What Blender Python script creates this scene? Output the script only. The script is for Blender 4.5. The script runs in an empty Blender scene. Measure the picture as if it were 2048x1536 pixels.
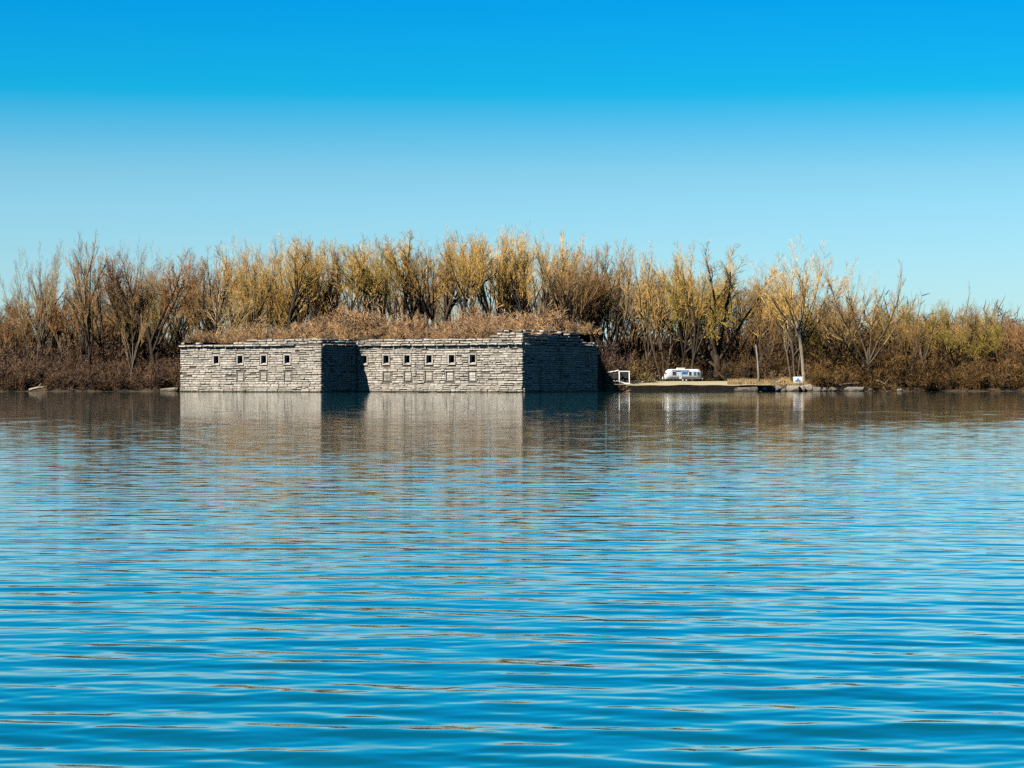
import bpy, math, random
import numpy as np
from mathutils import Vector, noise as mnoise

# ------------------------------------------------------------------ camera, sky, sun, exposure
S = bpy.context.scene
F, HY, CH = 4551.0, 765.0, 2.2            # focal length and horizon row in photo pixels, eye height in metres
cam_d = bpy.data.cameras.new('camera'); cam = bpy.data.objects.new('camera', cam_d)
S.collection.objects.link(cam); S.camera = cam
cam_d.sensor_width = 36.0; cam_d.lens = F / 2048 * 36.0
cam_d.clip_start = 0.5; cam_d.clip_end = 8000
cam.location = (0, 0, CH); cam.rotation_euler = (math.radians(90) - 3.0 / F, 0, 0)

SUN_EL, SUN_LEFT = math.radians(47), math.radians(50)     # height, and how far to the left behind the camera
sdir = Vector((-math.sin(SUN_LEFT) * math.cos(SUN_EL), -math.cos(SUN_LEFT) * math.cos(SUN_EL), math.sin(SUN_EL)))
W = bpy.data.worlds.new('World'); S.world = W; W.use_nodes = True
wn, wl = W.node_tree.nodes, W.node_tree.links
wn.clear()
out = wn.new('ShaderNodeOutputWorld'); bg = wn.new('ShaderNodeBackground')
sky = wn.new('ShaderNodeTexSky'); sky.sky_type = 'NISHITA'; sky.sun_disc = False
sky.sun_elevation = SUN_EL; sky.sun_rotation = math.atan2(sdir.x, sdir.y)
sky.air_density = 1.0; sky.dust_density = 0.3; sky.ozone_density = 2.0
tc = wn.new('ShaderNodeTexCoord'); sx = wn.new('ShaderNodeSeparateXYZ')
ramp = wn.new('ShaderNodeValToRGB'); mul = wn.new('ShaderNodeMix')
mul.data_type = 'RGBA'; mul.blend_type = 'MULTIPLY'; mul.inputs[0].default_value = 1.0
wl.new(tc.outputs['Generated'], sx.inputs[0]); wl.new(sx.outputs['Z'], ramp.inputs[0])
SKY = [(0.0, (.56, .75, .95)), (.045, (.52, .79, .985)), (.077, (.46, .79, .965)), (.092, (.40, .76, .91)), (.126, (.02, .655, .91)),
       (.165, (.006, .60, 1.0)), (.28, (.003, .30, .62)), (.6, (.002, .12, .30)), (1.0, (.002, .07, .20))]
els = ramp.color_ramp.elements
while len(els) < len(SKY): els.new(0.5)
for e, (p, c) in zip(els, SKY): e.position = p; e.color = (*c, 1)
wl.new(sky.outputs[0], mul.inputs[6]); wl.new(ramp.outputs[0], mul.inputs[7])
wl.new(mul.outputs[2], bg.inputs[0]); bg.inputs[1].default_value = 0.05
wl.new(bg.outputs[0], out.inputs[0])

sun_d = bpy.data.lights.new('sun', 'SUN'); sun = bpy.data.objects.new('sun', sun_d); S.collection.objects.link(sun)
sun_d.energy = 5.0; sun_d.angle = math.radians(0.5); sun_d.color = (1.0, .93, .82)
sun.rotation_euler = sdir.to_track_quat('Z', 'Y').to_euler()
vs = S.view_settings
vs.view_transform = 'Standard'; vs.look = 'None'; vs.gamma = 1.0; vs.exposure = 1.45; vs.use_curve_mapping = False
S.render.engine = 'CYCLES'
S.cycles.max_bounces = 5; S.cycles.diffuse_bounces = 0; S.cycles.glossy_bounces = 3
S.cycles.transmission_bounces = 2; S.cycles.caustics_reflective = False; S.cycles.caustics_refractive = False
S.cycles.use_denoising = False

# ------------------------------------------------------------------ helpers
R = random.Random(11)
K = 1 / 1.8          # the photograph is exposed about this much brighter than its surfaces
def dim(c, k=K): return tuple(v * k for v in c)
def at(px, depth, z=0.0): return Vector(((px - 1024) / F * depth, depth, z))
def zat(py, depth): return CH + (HY - py) / F * depth

def mesh(name, V, Fc):
    m = bpy.data.meshes.new(name); m.from_pydata([tuple(v) for v in V], [], Fc); m.update(); return m
def mesh_np(name, V, counts, idx):
    """mesh from numpy: V (n,3), polygon vertex counts, flat corner indices"""
    m = bpy.data.meshes.new(name)
    m.vertices.add(len(V)); m.vertices.foreach_set('co', np.asarray(V, np.float32).ravel())
    m.loops.add(len(idx)); m.loops.foreach_set('vertex_index', np.asarray(idx, np.int32))
    counts = np.asarray(counts, np.int32); starts = np.concatenate(([0], np.cumsum(counts)[:-1])).astype(np.int32)
    m.polygons.add(len(counts)); m.polygons.foreach_set('loop_start', starts)
    m.update(calc_edges=True); m.validate(); return m
def obj(name, me, mat=None, parent=None, loc=None, rotz=0.0, scale=None, color=None):
    o = bpy.data.objects.new(name, me); S.collection.objects.link(o)
    if mat is not None and me is not None and not me.materials: me.materials.append(mat)
    if parent is not None: o.parent = parent
    if loc is not None: o.location = loc
    if rotz: o.rotation_euler = (0, 0, rotz)
    if scale is not None: o.scale = scale if hasattr(scale, '__len__') else (scale,) * 3
    if color is not None: o.color = (*dim(color), 1)
    return o
def tag(o, label=None, cat=None, group=None, kind=None):
    if label: o['label'] = label
    if cat: o['category'] = cat
    if group: o['group'] = group
    if kind: o['kind'] = kind
    return o
def smooth(x, a, b):
    t = np.clip((np.asarray(x, float) - a) / (b - a), 0, 1); return t * t * (3 - 2 * t)
class MB:
    """collects boxes, tubes and lathes into one mesh"""
    def __init__(s): s.V, s.F = [], []
    def add(s, V, Fc):
        n = len(s.V); s.V += [tuple(v) for v in V]; s.F += [tuple(i + n for i in f) for f in Fc]; return s
    def box(s, x0, x1, y0, y1, z0, z1, bev=0.0):
        b = min(bev, (x1 - x0) / 2.2, (y1 - y0) / 2.2, (z1 - z0) / 2.2)
        if b <= 0:
            V = [(x, y, z) for z in (z0, z1) for y in (y0, y1) for x in (x0, x1)]
            return s.add(V, [(0, 2, 3, 1), (4, 5, 7, 6), (0, 1, 5, 4), (1, 3, 7, 5), (3, 2, 6, 7), (2, 0, 4, 6)])
        def ring(i, z): return [(x0 + i + b, y0 + i, z), (x1 - i - b, y0 + i, z), (x1 - i, y0 + i + b, z), (x1 - i, y1 - i - b, z),
                                (x1 - i - b, y1 - i, z), (x0 + i + b, y1 - i, z), (x0 + i, y1 - i - b, z), (x0 + i, y0 + i + b, z)]
        h = b * .5
        V = ring(h, z0) + ring(0, z0 + b) + ring(0, z1 - b) + ring(h, z1)
        Fc = [tuple(range(7, -1, -1)), tuple(range(24, 32))]
        for k in range(3):
            for i in range(8): Fc.append((k * 8 + i, k * 8 + (i + 1) % 8, k * 8 + 8 + (i + 1) % 8, k * 8 + 8 + i))
        return s.add(V, Fc)
    def tube(s, pts, rad, n=8):
        pts = [Vector(p) for p in pts]; rad = rad if hasattr(rad, '__len__') else [rad] * len(pts)
        V, Fc = [], []; ref = None
        for i, p in enumerate(pts):
            t = (pts[min(i + 1, len(pts) - 1)] - pts[max(i - 1, 0)]).normalized()
            if ref is None: ref = Vector((1, 0, 0)) if abs(t.x) < .8 else Vector((0, 1, 0))
            a = (ref - t * ref.dot(t)).normalized(); ref = a; b = t.cross(a)
            for k in range(n):
                th = 2 * math.pi * k / n; V.append(p + (a * math.cos(th) + b * math.sin(th)) * rad[i])
        for i in range(len(pts) - 1):
            for k in range(n): Fc.append((i * n + k, i * n + (k + 1) % n, (i + 1) * n + (k + 1) % n, (i + 1) * n + k))
        Fc.append(tuple(range(n - 1, -1, -1))); Fc.append(tuple((len(pts) - 1) * n + k for k in range(n)))
        return s.add(V, Fc)
    def build(s, name, mat, parent=None, **k): return obj(name, mesh(name, s.V, s.F), mat, parent, **k)
def shade_smooth(o):
    o.data.polygons.foreach_set('use_smooth', [True] * len(o.data.polygons)); return o
ORD = ['first', 'second', 'third', 'fourth', 'fifth', 'sixth', 'seventh', 'eighth', 'ninth', 'tenth', 'eleventh', 'twelfth', 'thirteenth',
       'fourteenth', 'fifteenth', 'sixteenth', 'seventeenth', 'eighteenth', 'nineteenth', 'twentieth']
ORD += ['twenty-' + w for w in ORD[:9]] + ['thirtieth'] + ['thirty-' + w for w in ORD[:9]] + ['fortieth'] + ['forty-' + w for w in ORD[:9]] + ['fiftieth'] + ['fifty-' + w for w in ORD[:9]] + ['sixtieth'] + ['sixty-' + w for w in ORD[:9]]

# ------------------------------------------------------------------ materials
def principled(name, rough=.9, spec=.2, metallic=0.0, color=(.5, .5, .5)):
    m = bpy.data.materials.new(name); m.use_nodes = True
    b = m.node_tree.nodes['Principled BSDF']
    b.inputs['Roughness'].default_value = rough; b.inputs['Specular IOR Level'].default_value = spec
    b.inputs['Metallic'].default_value = metallic; b.inputs['Base Color'].default_value = (*color, 1)
    return m, m.node_tree.nodes, m.node_tree.links, b
def mixn(n, l, a, b, fac, mode='MIX'):
    x = n.new('ShaderNodeMix'); x.data_type = 'RGBA'; x.blend_type = mode
    for sock, v in ((x.inputs[6], a), (x.inputs[7], b), (x.inputs[0], fac)):
        if hasattr(v, 'is_linked') or hasattr(v, 'links'): l.new(v, sock)
        elif hasattr(v, '__len__'): sock.default_value = (*v, 1)
        else: sock.default_value = v
    return x.outputs[2]
def noisen(n, l, scale, detail=3, vec=None, rough=.55, sc=None):
    t = n.new('ShaderNodeTexNoise'); t.inputs['Scale'].default_value = scale; t.inputs['Detail'].default_value = detail
    t.inputs['Roughness'].default_value = rough
    if vec is not None:
        if sc is not None:
            mp = n.new('ShaderNodeMapping'); mp.inputs['Scale'].default_value = sc; l.new(vec, mp.inputs[0]); vec = mp.outputs[0]
        l.new(vec, t.inputs['Vector'])
    return t.outputs['Fac']
def mrange(n, l, v, a, b, c=0.0, d=1.0):
    x = n.new('ShaderNodeMapRange'); l.new(v, x.inputs[0])
    for i, k in enumerate((a, b, c, d)): x.inputs[i + 1].default_value = k
    return x.outputs[0]
def mathn(n, l, op, a, b=None):
    x = n.new('ShaderNodeMath'); x.operation = op
    for i, v in enumerate((a, b)):
        if v is None: continue
        if isinstance(v, (int, float)): x.inputs[i].default_value = v
        else: l.new(v, x.inputs[i])
    return x.outputs[0]

def stone_mat(name, dark, light, warm):
    dark, light, warm = dim(dark), dim(light), dim(warm)
    m, n, l, b = principled(name, .92, .15)
    g = n.new('ShaderNodeNewGeometry'); oi = n.new('ShaderNodeObjectInfo')
    r = mathn(n, l, 'FRACT', mathn(n, l, 'ADD', g.outputs['Random Per Island'], oi.outputs['Random']))
    c = mixn(n, l, dark, light, r)
    r2 = mathn(n, l, 'FRACT', mathn(n, l, 'MULTIPLY', r, 7.31))
    c = mixn(n, l, c, warm, mrange(n, l, r2, .45, 1.0, 0, .6))
    grain = noisen(n, l, 2.2, 5, g.outputs['Position'])
    c = mixn(n, l, c, mixn(n, l, c, (.62, .60, .58), 1.0, 'MULTIPLY'), mrange(n, l, grain, .42, .68))
    # rain streaks and lichen with a shape of their own
    st = noisen(n, l, .55, 4, g.outputs['Position'], sc=(1.0, 1.0, .12))
    c = mixn(n, l, c, mixn(n, l, c, (.55, .55, .56), 1.0, 'MULTIPLY'), mrange(n, l, st, .55, .72, 0, .9))
    # green-black growth at the waterline
    sz = n.new('ShaderNodeSeparateXYZ'); l.new(g.outputs['Position'], sz.inputs[0])
    wl_ = mathn(n, l, 'SUBTRACT', sz.outputs[2], mathn(n, l, 'MULTIPLY', noisen(n, l, .8, 4, g.outputs['Position']), .9))
    c = mixn(n, l, c, mixn(n, l, c, (.30, .30, .24), 1.0, 'MULTIPLY'), mrange(n, l, wl_, .12, -.25))
    l.new(c, b.inputs['Base Color'])
    bp = n.new('ShaderNodeBump'); bp.inputs['Strength'].default_value = .6; bp.inputs['Distance'].default_value = .08
    l.new(noisen(n, l, 5, 5, g.outputs['Position']), bp.inputs['Height']); l.new(bp.outputs[0], b.inputs['Normal'])
    return m
M = {}
M['stone'] = stone_mat('limestone', (.42, .385, .335), (.64, .595, .525), (.63, .555, .43))
M['dressed'] = stone_mat('dressed limestone', (.47, .44, .385), (.62, .58, .51), (.58, .52, .42))
M['mortar'] = principled('earth filled joint', .98, .05, color=dim((.15, .135, .115)))[0]
M['inside'] = principled('shade black casemate', .98, .05, color=dim((.03, .028, .026)))[0]  # near-black colour stands in for the deep shade inside the gun ports

def twig_mat(name, var=.45, lo=(1, 1, 1), hi=(1.2, 1.02, .8), sc=.22):
    m, n, l, b = principled(name, .85, .15)
    g = n.new('ShaderNodeNewGeometry'); oi = n.new('ShaderNodeObjectInfo')
    big = noisen(n, l, sc, 3, g.outputs['Position'])
    c = mixn(n, l, oi.outputs['Color'], mixn(n, l, lo, hi, mrange(n, l, big, .36, .64)), 1.0, 'MULTIPLY')
    k = mrange(n, l, g.outputs['Random Per Island'], 0, 1, 1 - var, 1 + var)
    cc = n.new('ShaderNodeCombineColor')
    for i in range(3): l.new(k, cc.inputs[i])
    l.new(mixn(n, l, c, cc.outputs[0], 1.0, 'MULTIPLY'), b.inputs['Base Color'])
    return m
M['twig'] = twig_mat('bare twigs', .25)
M['brush'] = twig_mat('brush stems', .3, (.55, .55, .66), (1.35, 1.22, .95), .3)
def bark_mat():
    m, n, l, b = principled('bark', .95, .1)
    g = n.new('ShaderNodeNewGeometry'); oi = n.new('ShaderNodeObjectInfo')
    f = noisen(n, l, 1.6, 4, g.outputs['Position'], sc=(1, 1, .25))
    l.new(mixn(n, l, mixn(n, l, oi.outputs['Color'], (.55, .5, .45), 1.0, 'MULTIPLY'), oi.outputs['Color'], mrange(n, l, f, .35, .6)), b.inputs['Base Color'])
    return m
M['bark'] = bark_mat()
def ground_mat(name, cols, scale):
    cols = [dim(c) for c in cols]
    m, n, l, b = principled(name, .97, .05)
    g = n.new('ShaderNodeNewGeometry')
    f = noisen(n, l, scale, 6, g.outputs['Position']); f2 = noisen(n, l, scale * .17, 3, g.outputs['Position'])
    c = mixn(n, l, cols[0], cols[1], mrange(n, l, f, .35, .65)); c = mixn(n, l, c, cols[2], mrange(n, l, f2, .45, .7))
    l.new(c, b.inputs['Base Color'])
    bp = n.new('ShaderNodeBump'); bp.inputs['Distance'].default_value = .25; l.new(f, bp.inputs['Height']); l.new(bp.outputs[0], b.inputs['Normal'])
    return m
M['litter'] = ground_mat('leaf litter', [(.05, .036, .025), (.10, .07, .043), (.07, .05, .034)], .7)
M['lawn'] = ground_mat('mown spring grass', [(.34, .32, .19), (.42, .385, .25), (.46, .385, .25)], .6)

def water_mat(near=False):
    m, n, l, b = principled('rippled lake water' if near else 'lake water', .04, .5)
    b.inputs['Base Color'].default_value = (.001, .062, .072, 1); b.inputs['IOR'].default_value = 1.42
    g = n.new('ShaderNodeNewGeometry'); pos = g.outputs['Position']
    wp = n.new('ShaderNodeTexNoise'); wp.inputs['Scale'].default_value = .12; wp.inputs['Detail'].default_value = 2; l.new(pos, wp.inputs['Vector'])
    va = n.new('ShaderNodeVectorMath'); va.operation = 'MULTIPLY_ADD'; l.new(wp.outputs['Color'], va.inputs[0])
    va.inputs[1].default_value = (2.5, 2.5, 0); l.new(pos, va.inputs[2]); pw = va.outputs[0]
    def layer(kx, ky, rot, amp, skew, det=1.5):
        mp = n.new('ShaderNodeMapping'); mp.inputs['Rotation'].default_value = (0, 0, rot)
        l.new(pw, mp.inputs[0]); mp2 = n.new('ShaderNodeMapping'); mp2.inputs['Scale'].default_value = (kx, ky, 1); l.new(mp.outputs[0], mp2.inputs[0])
        t = noisen(n, l, 1.0, det, mp2.outputs[0], rough=.45)
        v = mathn(n, l, 'SUBTRACT', t, .5)
        if skew:
            pos_ = mathn(n, l, 'MAXIMUM', mathn(n, l, 'SUBTRACT', v, skew), 0.0)
            v = mathn(n, l, 'ADD', mathn(n, l, 'MULTIPLY', v, .35), mathn(n, l, 'MULTIPLY', pos_, 2.6))
        return mathn(n, l, 'MULTIPLY', v, amp)
    def train(lam, rot, kx, ky, warp, amp, seed):
        """a wave train: crests bent and broken by noise, sharper on their far side"""
        mp = n.new('ShaderNodeMapping'); mp.inputs['Rotation'].default_value = (0, 0, rot); mp.inputs['Location'].default_value = (seed, seed * 1.7, 0)
        l.new(pos, mp.inputs[0]); sp_ = n.new('ShaderNodeSeparateXYZ'); l.new(mp.outputs[0], sp_.inputs[0])
        ph = mathn(n, l, 'MULTIPLY', sp_.outputs[1], 2 * math.pi / lam)
        ph = mathn(n, l, 'ADD', ph, mathn(n, l, 'MULTIPLY', noisen(n, l, 1.0, 2, mp.outputs[0], sc=(kx, ky, 1)), warp))
        w = mathn(n, l, 'SINE', ph); A = mrange(n, l, noisen(n, l, 1.0, 2, mp.outputs[0], sc=(kx * .8, ky * .5, 1.0)), .34, .72, 0.0, 1.0)
        A = mathn(n, l, 'ADD', mathn(n, l, 'MULTIPLY', mathn(n, l, 'POWER', A, 2.2), 2.6), .18)
        crest = mathn(n, l, 'POWER', mathn(n, l, 'MAXIMUM', w, 0.0), 5.0)
        v = mathn(n, l, 'ADD', mathn(n, l, 'MULTIPLY', w, .30), mathn(n, l, 'MULTIPLY', crest, 1.4))
        return mathn(n, l, 'MULTIPLY', mathn(n, l, 'SUBTRACT', v, .19), mathn(n, l, 'MULTIPLY', A, amp))
    # gusts in large patches; the water in the lee of the island is calmer
    gust = mrange(n, l, noisen(n, l, 1.0, 2, pos, sc=(.02, .05, 1)), .35, .65, .75, 1.2)
    sp0 = n.new('ShaderNodeSeparateXYZ'); l.new(pos, sp0.inputs[0])
    gust = mathn(n, l, 'MULTIPLY', gust, mrange(n, l, sp0.outputs[1], 70, 150, 1.0, .36))
    sy = mathn(n, l, 'ADD', train(.62, .05, .75, .9, 15, .040, 3), train(.33, -.11, 1.2, 1.6, 14, .020, 11))
    sy = mathn(n, l, 'ADD', sy, train(1.5, .10, .30, .36, 14, .018, 29))
    sy = mathn(n, l, 'ADD', sy, layer(1.2, 3.0, -.10, .035, 0))
    sxx = mathn(n, l, 'ADD', layer(.9, 1.1, .4, .03, 0), layer(2.4, 3.0, -.3, .015, 0))
    sxx = mathn(n, l, 'MULTIPLY', sxx, gust); sy = mathn(n, l, 'MULTIPLY', sy, gust)
    if near:      # the mesh carries the waves; only the finest wrinkles are added here
        gn = n.new('ShaderNodeSeparateXYZ'); l.new(g.outputs['Normal'], gn.inputs[0])
        sxx = mathn(n, l, 'ADD', gn.outputs[0], mathn(n, l, 'MULTIPLY', layer(2.4, 3.0, -.3, .02, 0), gust)); sy = mathn(n, l, 'ADD', gn.outputs[1], mathn(n, l, 'MULTIPLY', layer(3.5, 7.0, -.10, .03, 0), gust))
    cx = n.new('ShaderNodeCombineXYZ'); l.new(sxx, cx.inputs[0]); l.new(sy, cx.inputs[1]); cx.inputs[2].default_value = 1
    nv = n.new('ShaderNodeVectorMath'); nv.operation = 'NORMALIZE'; l.new(cx.outputs[0], nv.inputs[0])
    l.new(nv.outputs[0], b.inputs['Normal']); l.new(nv.outputs[0], b.inputs['Coat Normal'])
    b.inputs['Coat Weight'].default_value = .7; b.inputs['Coat Roughness'].default_value = .03; b.inputs['Coat IOR'].default_value = 1.33
    return m
M['water'] = water_mat(); M['water_near'] = water_mat(True)

# ------------------------------------------------------------------ the setting
TH = math.radians(32); ct, st_ = math.cos(TH), math.sin(TH)
C0 = Vector((-77.1, 528.6, 0)); U1, U2, W1, W2 = 40.8, 85.2, 13.5, 46.3      # fort plan: u along the walls, w inwards
def fort_world(u, w): return (C0.x + u * ct + w * st_, C0.y - u * st_ + w * ct)
def fort_uw(x, y): dx, dy = x - C0.x, y - C0.y; return (dx * ct - dy * st_, dx * st_ + dy * ct)

def shore(x):
    x = np.asarray(x, float)
    y = 552 + 16 * smooth(x, -80, -60) - 20 * smooth(x, 0, 26) + 16 * smooth(x, 62, 110) + 25 * smooth(x, 120, 260) + 20 * smooth(-x, 140, 300)
    wob = np.sin(x * .31) * .9 + np.sin(x * .083 + 1) * 1.6 + np.sin(x * .9 + 2) * .35
    return y + wob * (1 - smooth(x, 14, 22) * (1 - smooth(x, 55, 62)))
def ground_z(x, y):
    x = np.asarray(x, float); y = np.asarray(y, float); d = y - shore(x)
    z = -2.5 + 2.5 * smooth(d, -7, 0) + 2.0 * smooth(d, -.6, 5) + 1.6 * smooth(d, 5, 50) + 3.5 * smooth(d, 60, 300)
    z = z + .25 * np.sin(x * .4 + y * .23) * smooth(d, 2, 8) + .3 * np.sin(x * .13 - y * .31) * smooth(d, 2, 8)
    right = smooth(x, 16, 22) * (1 - smooth(x, 58, 70))
    zr = -2.5 + 2.5 * smooth(d, -4, 0) + 1.3 * smooth(d, -.2, 1.2) + 1.2 * smooth(d, 2, 30) + 2.6 * smooth(d, 40, 300)
    return z * (1 - right) + zr * right
def mound_z(u, w):
    """earth heaped inside and behind the fort"""
    u = np.asarray(u, float); w = np.asarray(w, float)
    front = np.where(u < U1, 0.0, W1)
    z = 11.2 + 2.6 * smooth(w - front, 3, 30) + .35 * np.sin(u * .33 + w * .2) + .3 * np.sin(u * .11 - w * .4)
    x, y = C0.x + u * ct + w * st_, C0.y - u * st_ + w * ct
    k = smooth(x / y * F + 1024, 1160, 1213) * np.maximum(smooth(w, W2, W2 + 6), u > U2 - .9)
    k = np.maximum(k, (u > U2 - .9) * (1 - smooth(w, W2 - .5, W2 + 9)))
    z = z * (1 - k) - .8 * k
    return z * (1 - smooth(w, 75, 110)) + .5 * smooth(w, 75, 110)
def base_z(x, y):
    u, w = fort_uw(x, y)
    g = float(ground_z(x, y))
    if u > 0.5 and w > (1 if u < U1 else W1 + 1) and (u < U2 - .5 or w > W2): return max(g, float(mound_z(u, w)))
    return g

def grid_mesh(name, xs, ys, zf, keep=None):
    X, Y = np.meshgrid(xs, ys); Z = zf(X, Y); V = np.stack([X, Y, Z], -1).reshape(-1, 3)
    nx, ny = len(xs), len(ys); i, j = np.meshgrid(np.arange(nx - 1), np.arange(ny - 1)); a = (j * nx + i)
    Q = np.stack([a, a + 1, a + nx + 1, a + nx], -1).reshape(-1, 4)
    if keep is not None:
        cx = (X[:-1, :-1] + X[1:, 1:]) / 2; cy = (Y[:-1, :-1] + Y[1:, 1:]) / 2; Q = Q[keep(cx, cy).ravel()]
    return mesh_np(name, V, np.full(len(Q), 4), Q.ravel())

wx = 2500
def near_water():
    """real ripples on the water between the viewer and the lee of the island"""
    ys = [1.5]
    while ys[-1] < 190: ys.append(ys[-1] + .022 + .00075 * ys[-1])
    ys = np.array(ys); side = np.linspace(0, 1, 61)[1:] ** 1.5; t = np.concatenate([-1 - side[::-1], np.linspace(-1, 1, 400), 1 + side]); nx = len(t)
    Y = np.repeat(ys[:, None], nx, 1); core = np.clip(t, -1, 1)[None, :]; ext = (t - np.clip(t, -1, 1))[None, :]
    X = core * (.25 * ys[:, None] + 4.0) + ext * 45.0
    rg = np.random.RandomState(4); Z = np.zeros_like(X)
    for k in range(96):
        lam = .16 * (12.0 ** rg.rand()); a = rg.normal(0.05, .5 if lam < .6 else .28); kk = 2 * np.pi / lam
        slope = .0047 * (1.25 if .4 < lam < 1.0 else .8) * rg.uniform(.6, 1.4)
        Z += slope / kk * np.sin(kk * (X * math.sin(a) + Y * math.cos(a)) + rg.uniform(0, 6.28))
    g1 = .5 + .5 * np.sin(X * .11 + Y * .045 + 1.3 * np.sin(Y * .021 + X * .03)) * np.sin(Y * .07 - X * .05 + 2)      # wind patches
    Z *= (.75 + .5 * g1) * np.interp(Y, [0, 13, 28, 60, 100, 140], [1.08, 1.08, .80, .58, .44, .34]) * (1 - smooth(Y, 176, 188))
    edge = np.maximum(smooth(np.abs(ext), .75, .98) + 0 * Y, smooth(Y, 176, 188)); Z = Z * (1 - edge) + .02 - .03 * edge
    V = np.stack([X, Y, Z], -1).reshape(-1, 3); ny = len(ys)
    i, j = np.meshgrid(np.arange(nx - 1), np.arange(ny - 1)); q = j * nx + i
    Q = np.stack([q, q + 1, q + nx + 1, q + nx], -1).reshape(-1, 4)
    m = mesh_np('water', V, np.full(len(Q), 4), Q.ravel()); m.polygons.foreach_set('use_smooth', np.ones(len(Q), bool)); return m
tag(obj('water', near_water(), M['water_near']), kind='structure')
tag(obj('water', mesh('water', [(-wx, -80, 0), (wx, -80, 0), (wx, 4000, 0), (-wx, 4000, 0)], [(0, 1, 2, 3)]), M['water']), kind='structure')
gx = np.concatenate([np.linspace(-1500, -210, 30), np.arange(-200, 200.1, 1.25), np.linspace(210, 1500, 30)])
gy = np.concatenate([np.arange(530, 640, 1.0), np.linspace(645, 1600, 40)])
g = shade_smooth(obj('ground', grid_mesh('ground', gx, gy, ground_z), M['litter'])); tag(g, kind='structure')
lx = np.arange(19, 63.1, .8); ly = np.arange(0, 26.1, .8)
def lawn_z(X, Y): return 1.56 + .95 * smooth(Y, 1, 26) + .06 * np.sin(X * .8 + Y) + .05 * np.sin(X * .33 - Y * .7)
lm = grid_mesh('lawn', lx, ly, lawn_z)
for v in lm.vertices: v.co.y += float(shore(v.co.x)) - .9
tag(shade_smooth(obj('lawn', lm, M['lawn'])), kind='structure')

# ------------------------------------------------------------------ the fort
fort = obj('stone_fort', None); fort.location = C0; fort.rotation_euler = (0, 0, -TH)
tag(fort, 'ruined grey limestone fort with gun openings rising from the water', 'fort')
FACES = {   # name: origin (u, w), direction, outward normal, length
    'bastion_face': ((0, 0), (1, 0), (0, -1), U1), 'bastion_flank': ((U1, 0), (0, 1), (1, 0), W1),
    'curtain_wall': ((U1, W1), (1, 0), (0, -1), U2 - U1), 'end_flank': ((U2, W1), (0, 1), (1, 0), W2 - W1),
    'rear_return': ((0, 0), (0, 1), (-1, 0), 46.0)}
def fl(face, s, o, z):
    (u0, w0), d, nn, L = FACES[face]; return (u0 + d[0] * s + nn[0] * o, w0 + d[1] * s + nn[1] * o, z)
def s_of(face, px):
    (u0, w0), d, nn, L = FACES[face]; k = (px - 1024) / F
    x0, y0 = fort_world(u0, w0); x1, y1 = fort_world(u0 + d[0], w0 + d[1]); dx, dy = x1 - x0, y1 - y0
    return (k * y0 - x0) / (dx - k * dy)
ZC = 10.4                                                       # underside of the cornice
UP, LO = [], []
OPEN = {f: [] for f in FACES}
for f, pxs in (('bastion_face', (432, 480, 527, 574)), ('curtain_wall', (728, 772, 814, 858, 903, 945)), ('bastion_flank', (664, 705))):
    for p in pxs: OPEN[f].append(('up', s_of(f, p), 7.35, 1.45, 1.85))
for f, pxs in (('bastion_face', (481, 527, 576)), ('curtain_wall', (774, 816, 858, 900, 945)), ('bastion_flank', (666, 706))):
    for p in pxs: OPEN[f].append(('low', s_of(f, p), 3.55, 2.5 if f != 'bastion_flank' else 1.5, 1.95))
OPEN['end_flank'] = [('up', s_of('end_flank', 1176), 7.5, 1.3, 1.9), ('low', s_of('end_flank', 1177), 3.3, 1.4, 2.0)]
STONE_T = []
rs = random.Random(5)
for k in range(12):        # block shapes in a unit box: x along the wall, y outwards (front at +.5), z up
    j = lambda a: rs.uniform(-a, a)
    V = [(-.5, -.5, -.5), (.5, -.5, -.5), (.5, -.5, .5), (-.5, -.5, .5)]
    V += [(-.5 + abs(j(.015)), .32 + j(.1), -.5 + abs(j(.05))), (.5 - abs(j(.015)), .32 + j(.1), -.5 + abs(j(.05))), (.5 - abs(j(.015)), .32 + j(.1), .5 - abs(j(.08))), (-.5 + abs(j(.015)), .32 + j(.1), .5 - abs(j(.08)))]
    V += [(-.44 + j(.02), .5 + j(.08), -.36 + j(.06)), (.44 + j(.02), .5 + j(.08), -.36 + j(.06)), (.44 + j(.02), .5 + j(.08), .36 + j(.06)), (-.44 + j(.02), .5 + j(.08), .36 + j(.06)), (j(.2), .55 + j(.1), j(.15))]
    Fc = [(4, 0, 1, 5), (5, 1, 2, 6), (6, 2, 3, 7), (7, 3, 0, 4), (8, 4, 5, 9), (9, 5, 6, 10), (10, 6, 7, 11), (11, 7, 4, 8),
          (12, 8, 9), (12, 9, 10), (12, 10, 11), (12, 11, 8)]
    STONE_T.append((np.array(V), Fc, mesh('stone', V, Fc)))
for _, _, me in STONE_T: me.materials.append(M['stone'])
def lay_stone(face, s0, s1, z0, z1, o0, o1, tilt=0.0):
    """a block as (face, centre, size, tilt, template)"""
    return (face, (s0 + s1) / 2, (o0 + o1) / 2, (z0 + z1) / 2, s1 - s0, o1 - o0, z1 - z0, tilt, rs.randrange(12))
blocks = {f: [] for f in FACES}; caps = []
def top_of(face, s):
    """height of the broken parapet at a place along a face"""
    if face == 'bastion_face': return 12.0 if s > 17 else (11.1 + .45 * math.sin(s * 1.3) + .35 * math.sin(s * .41))
    if face == 'bastion_flank': return 11.95
    if face == 'curtain_wall':
        if s > 37.6: return 13.25 + .12 * math.sin(s * 2.1)
        if s > 35.0: return 12.4
        return 12.0
    if face == 'end_flank': return 13.2 - .02 * s + (.25 * math.sin(s * .9)) if s < 24 else 12.2 - .12 * (s - 24)
    return 11.3
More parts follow.
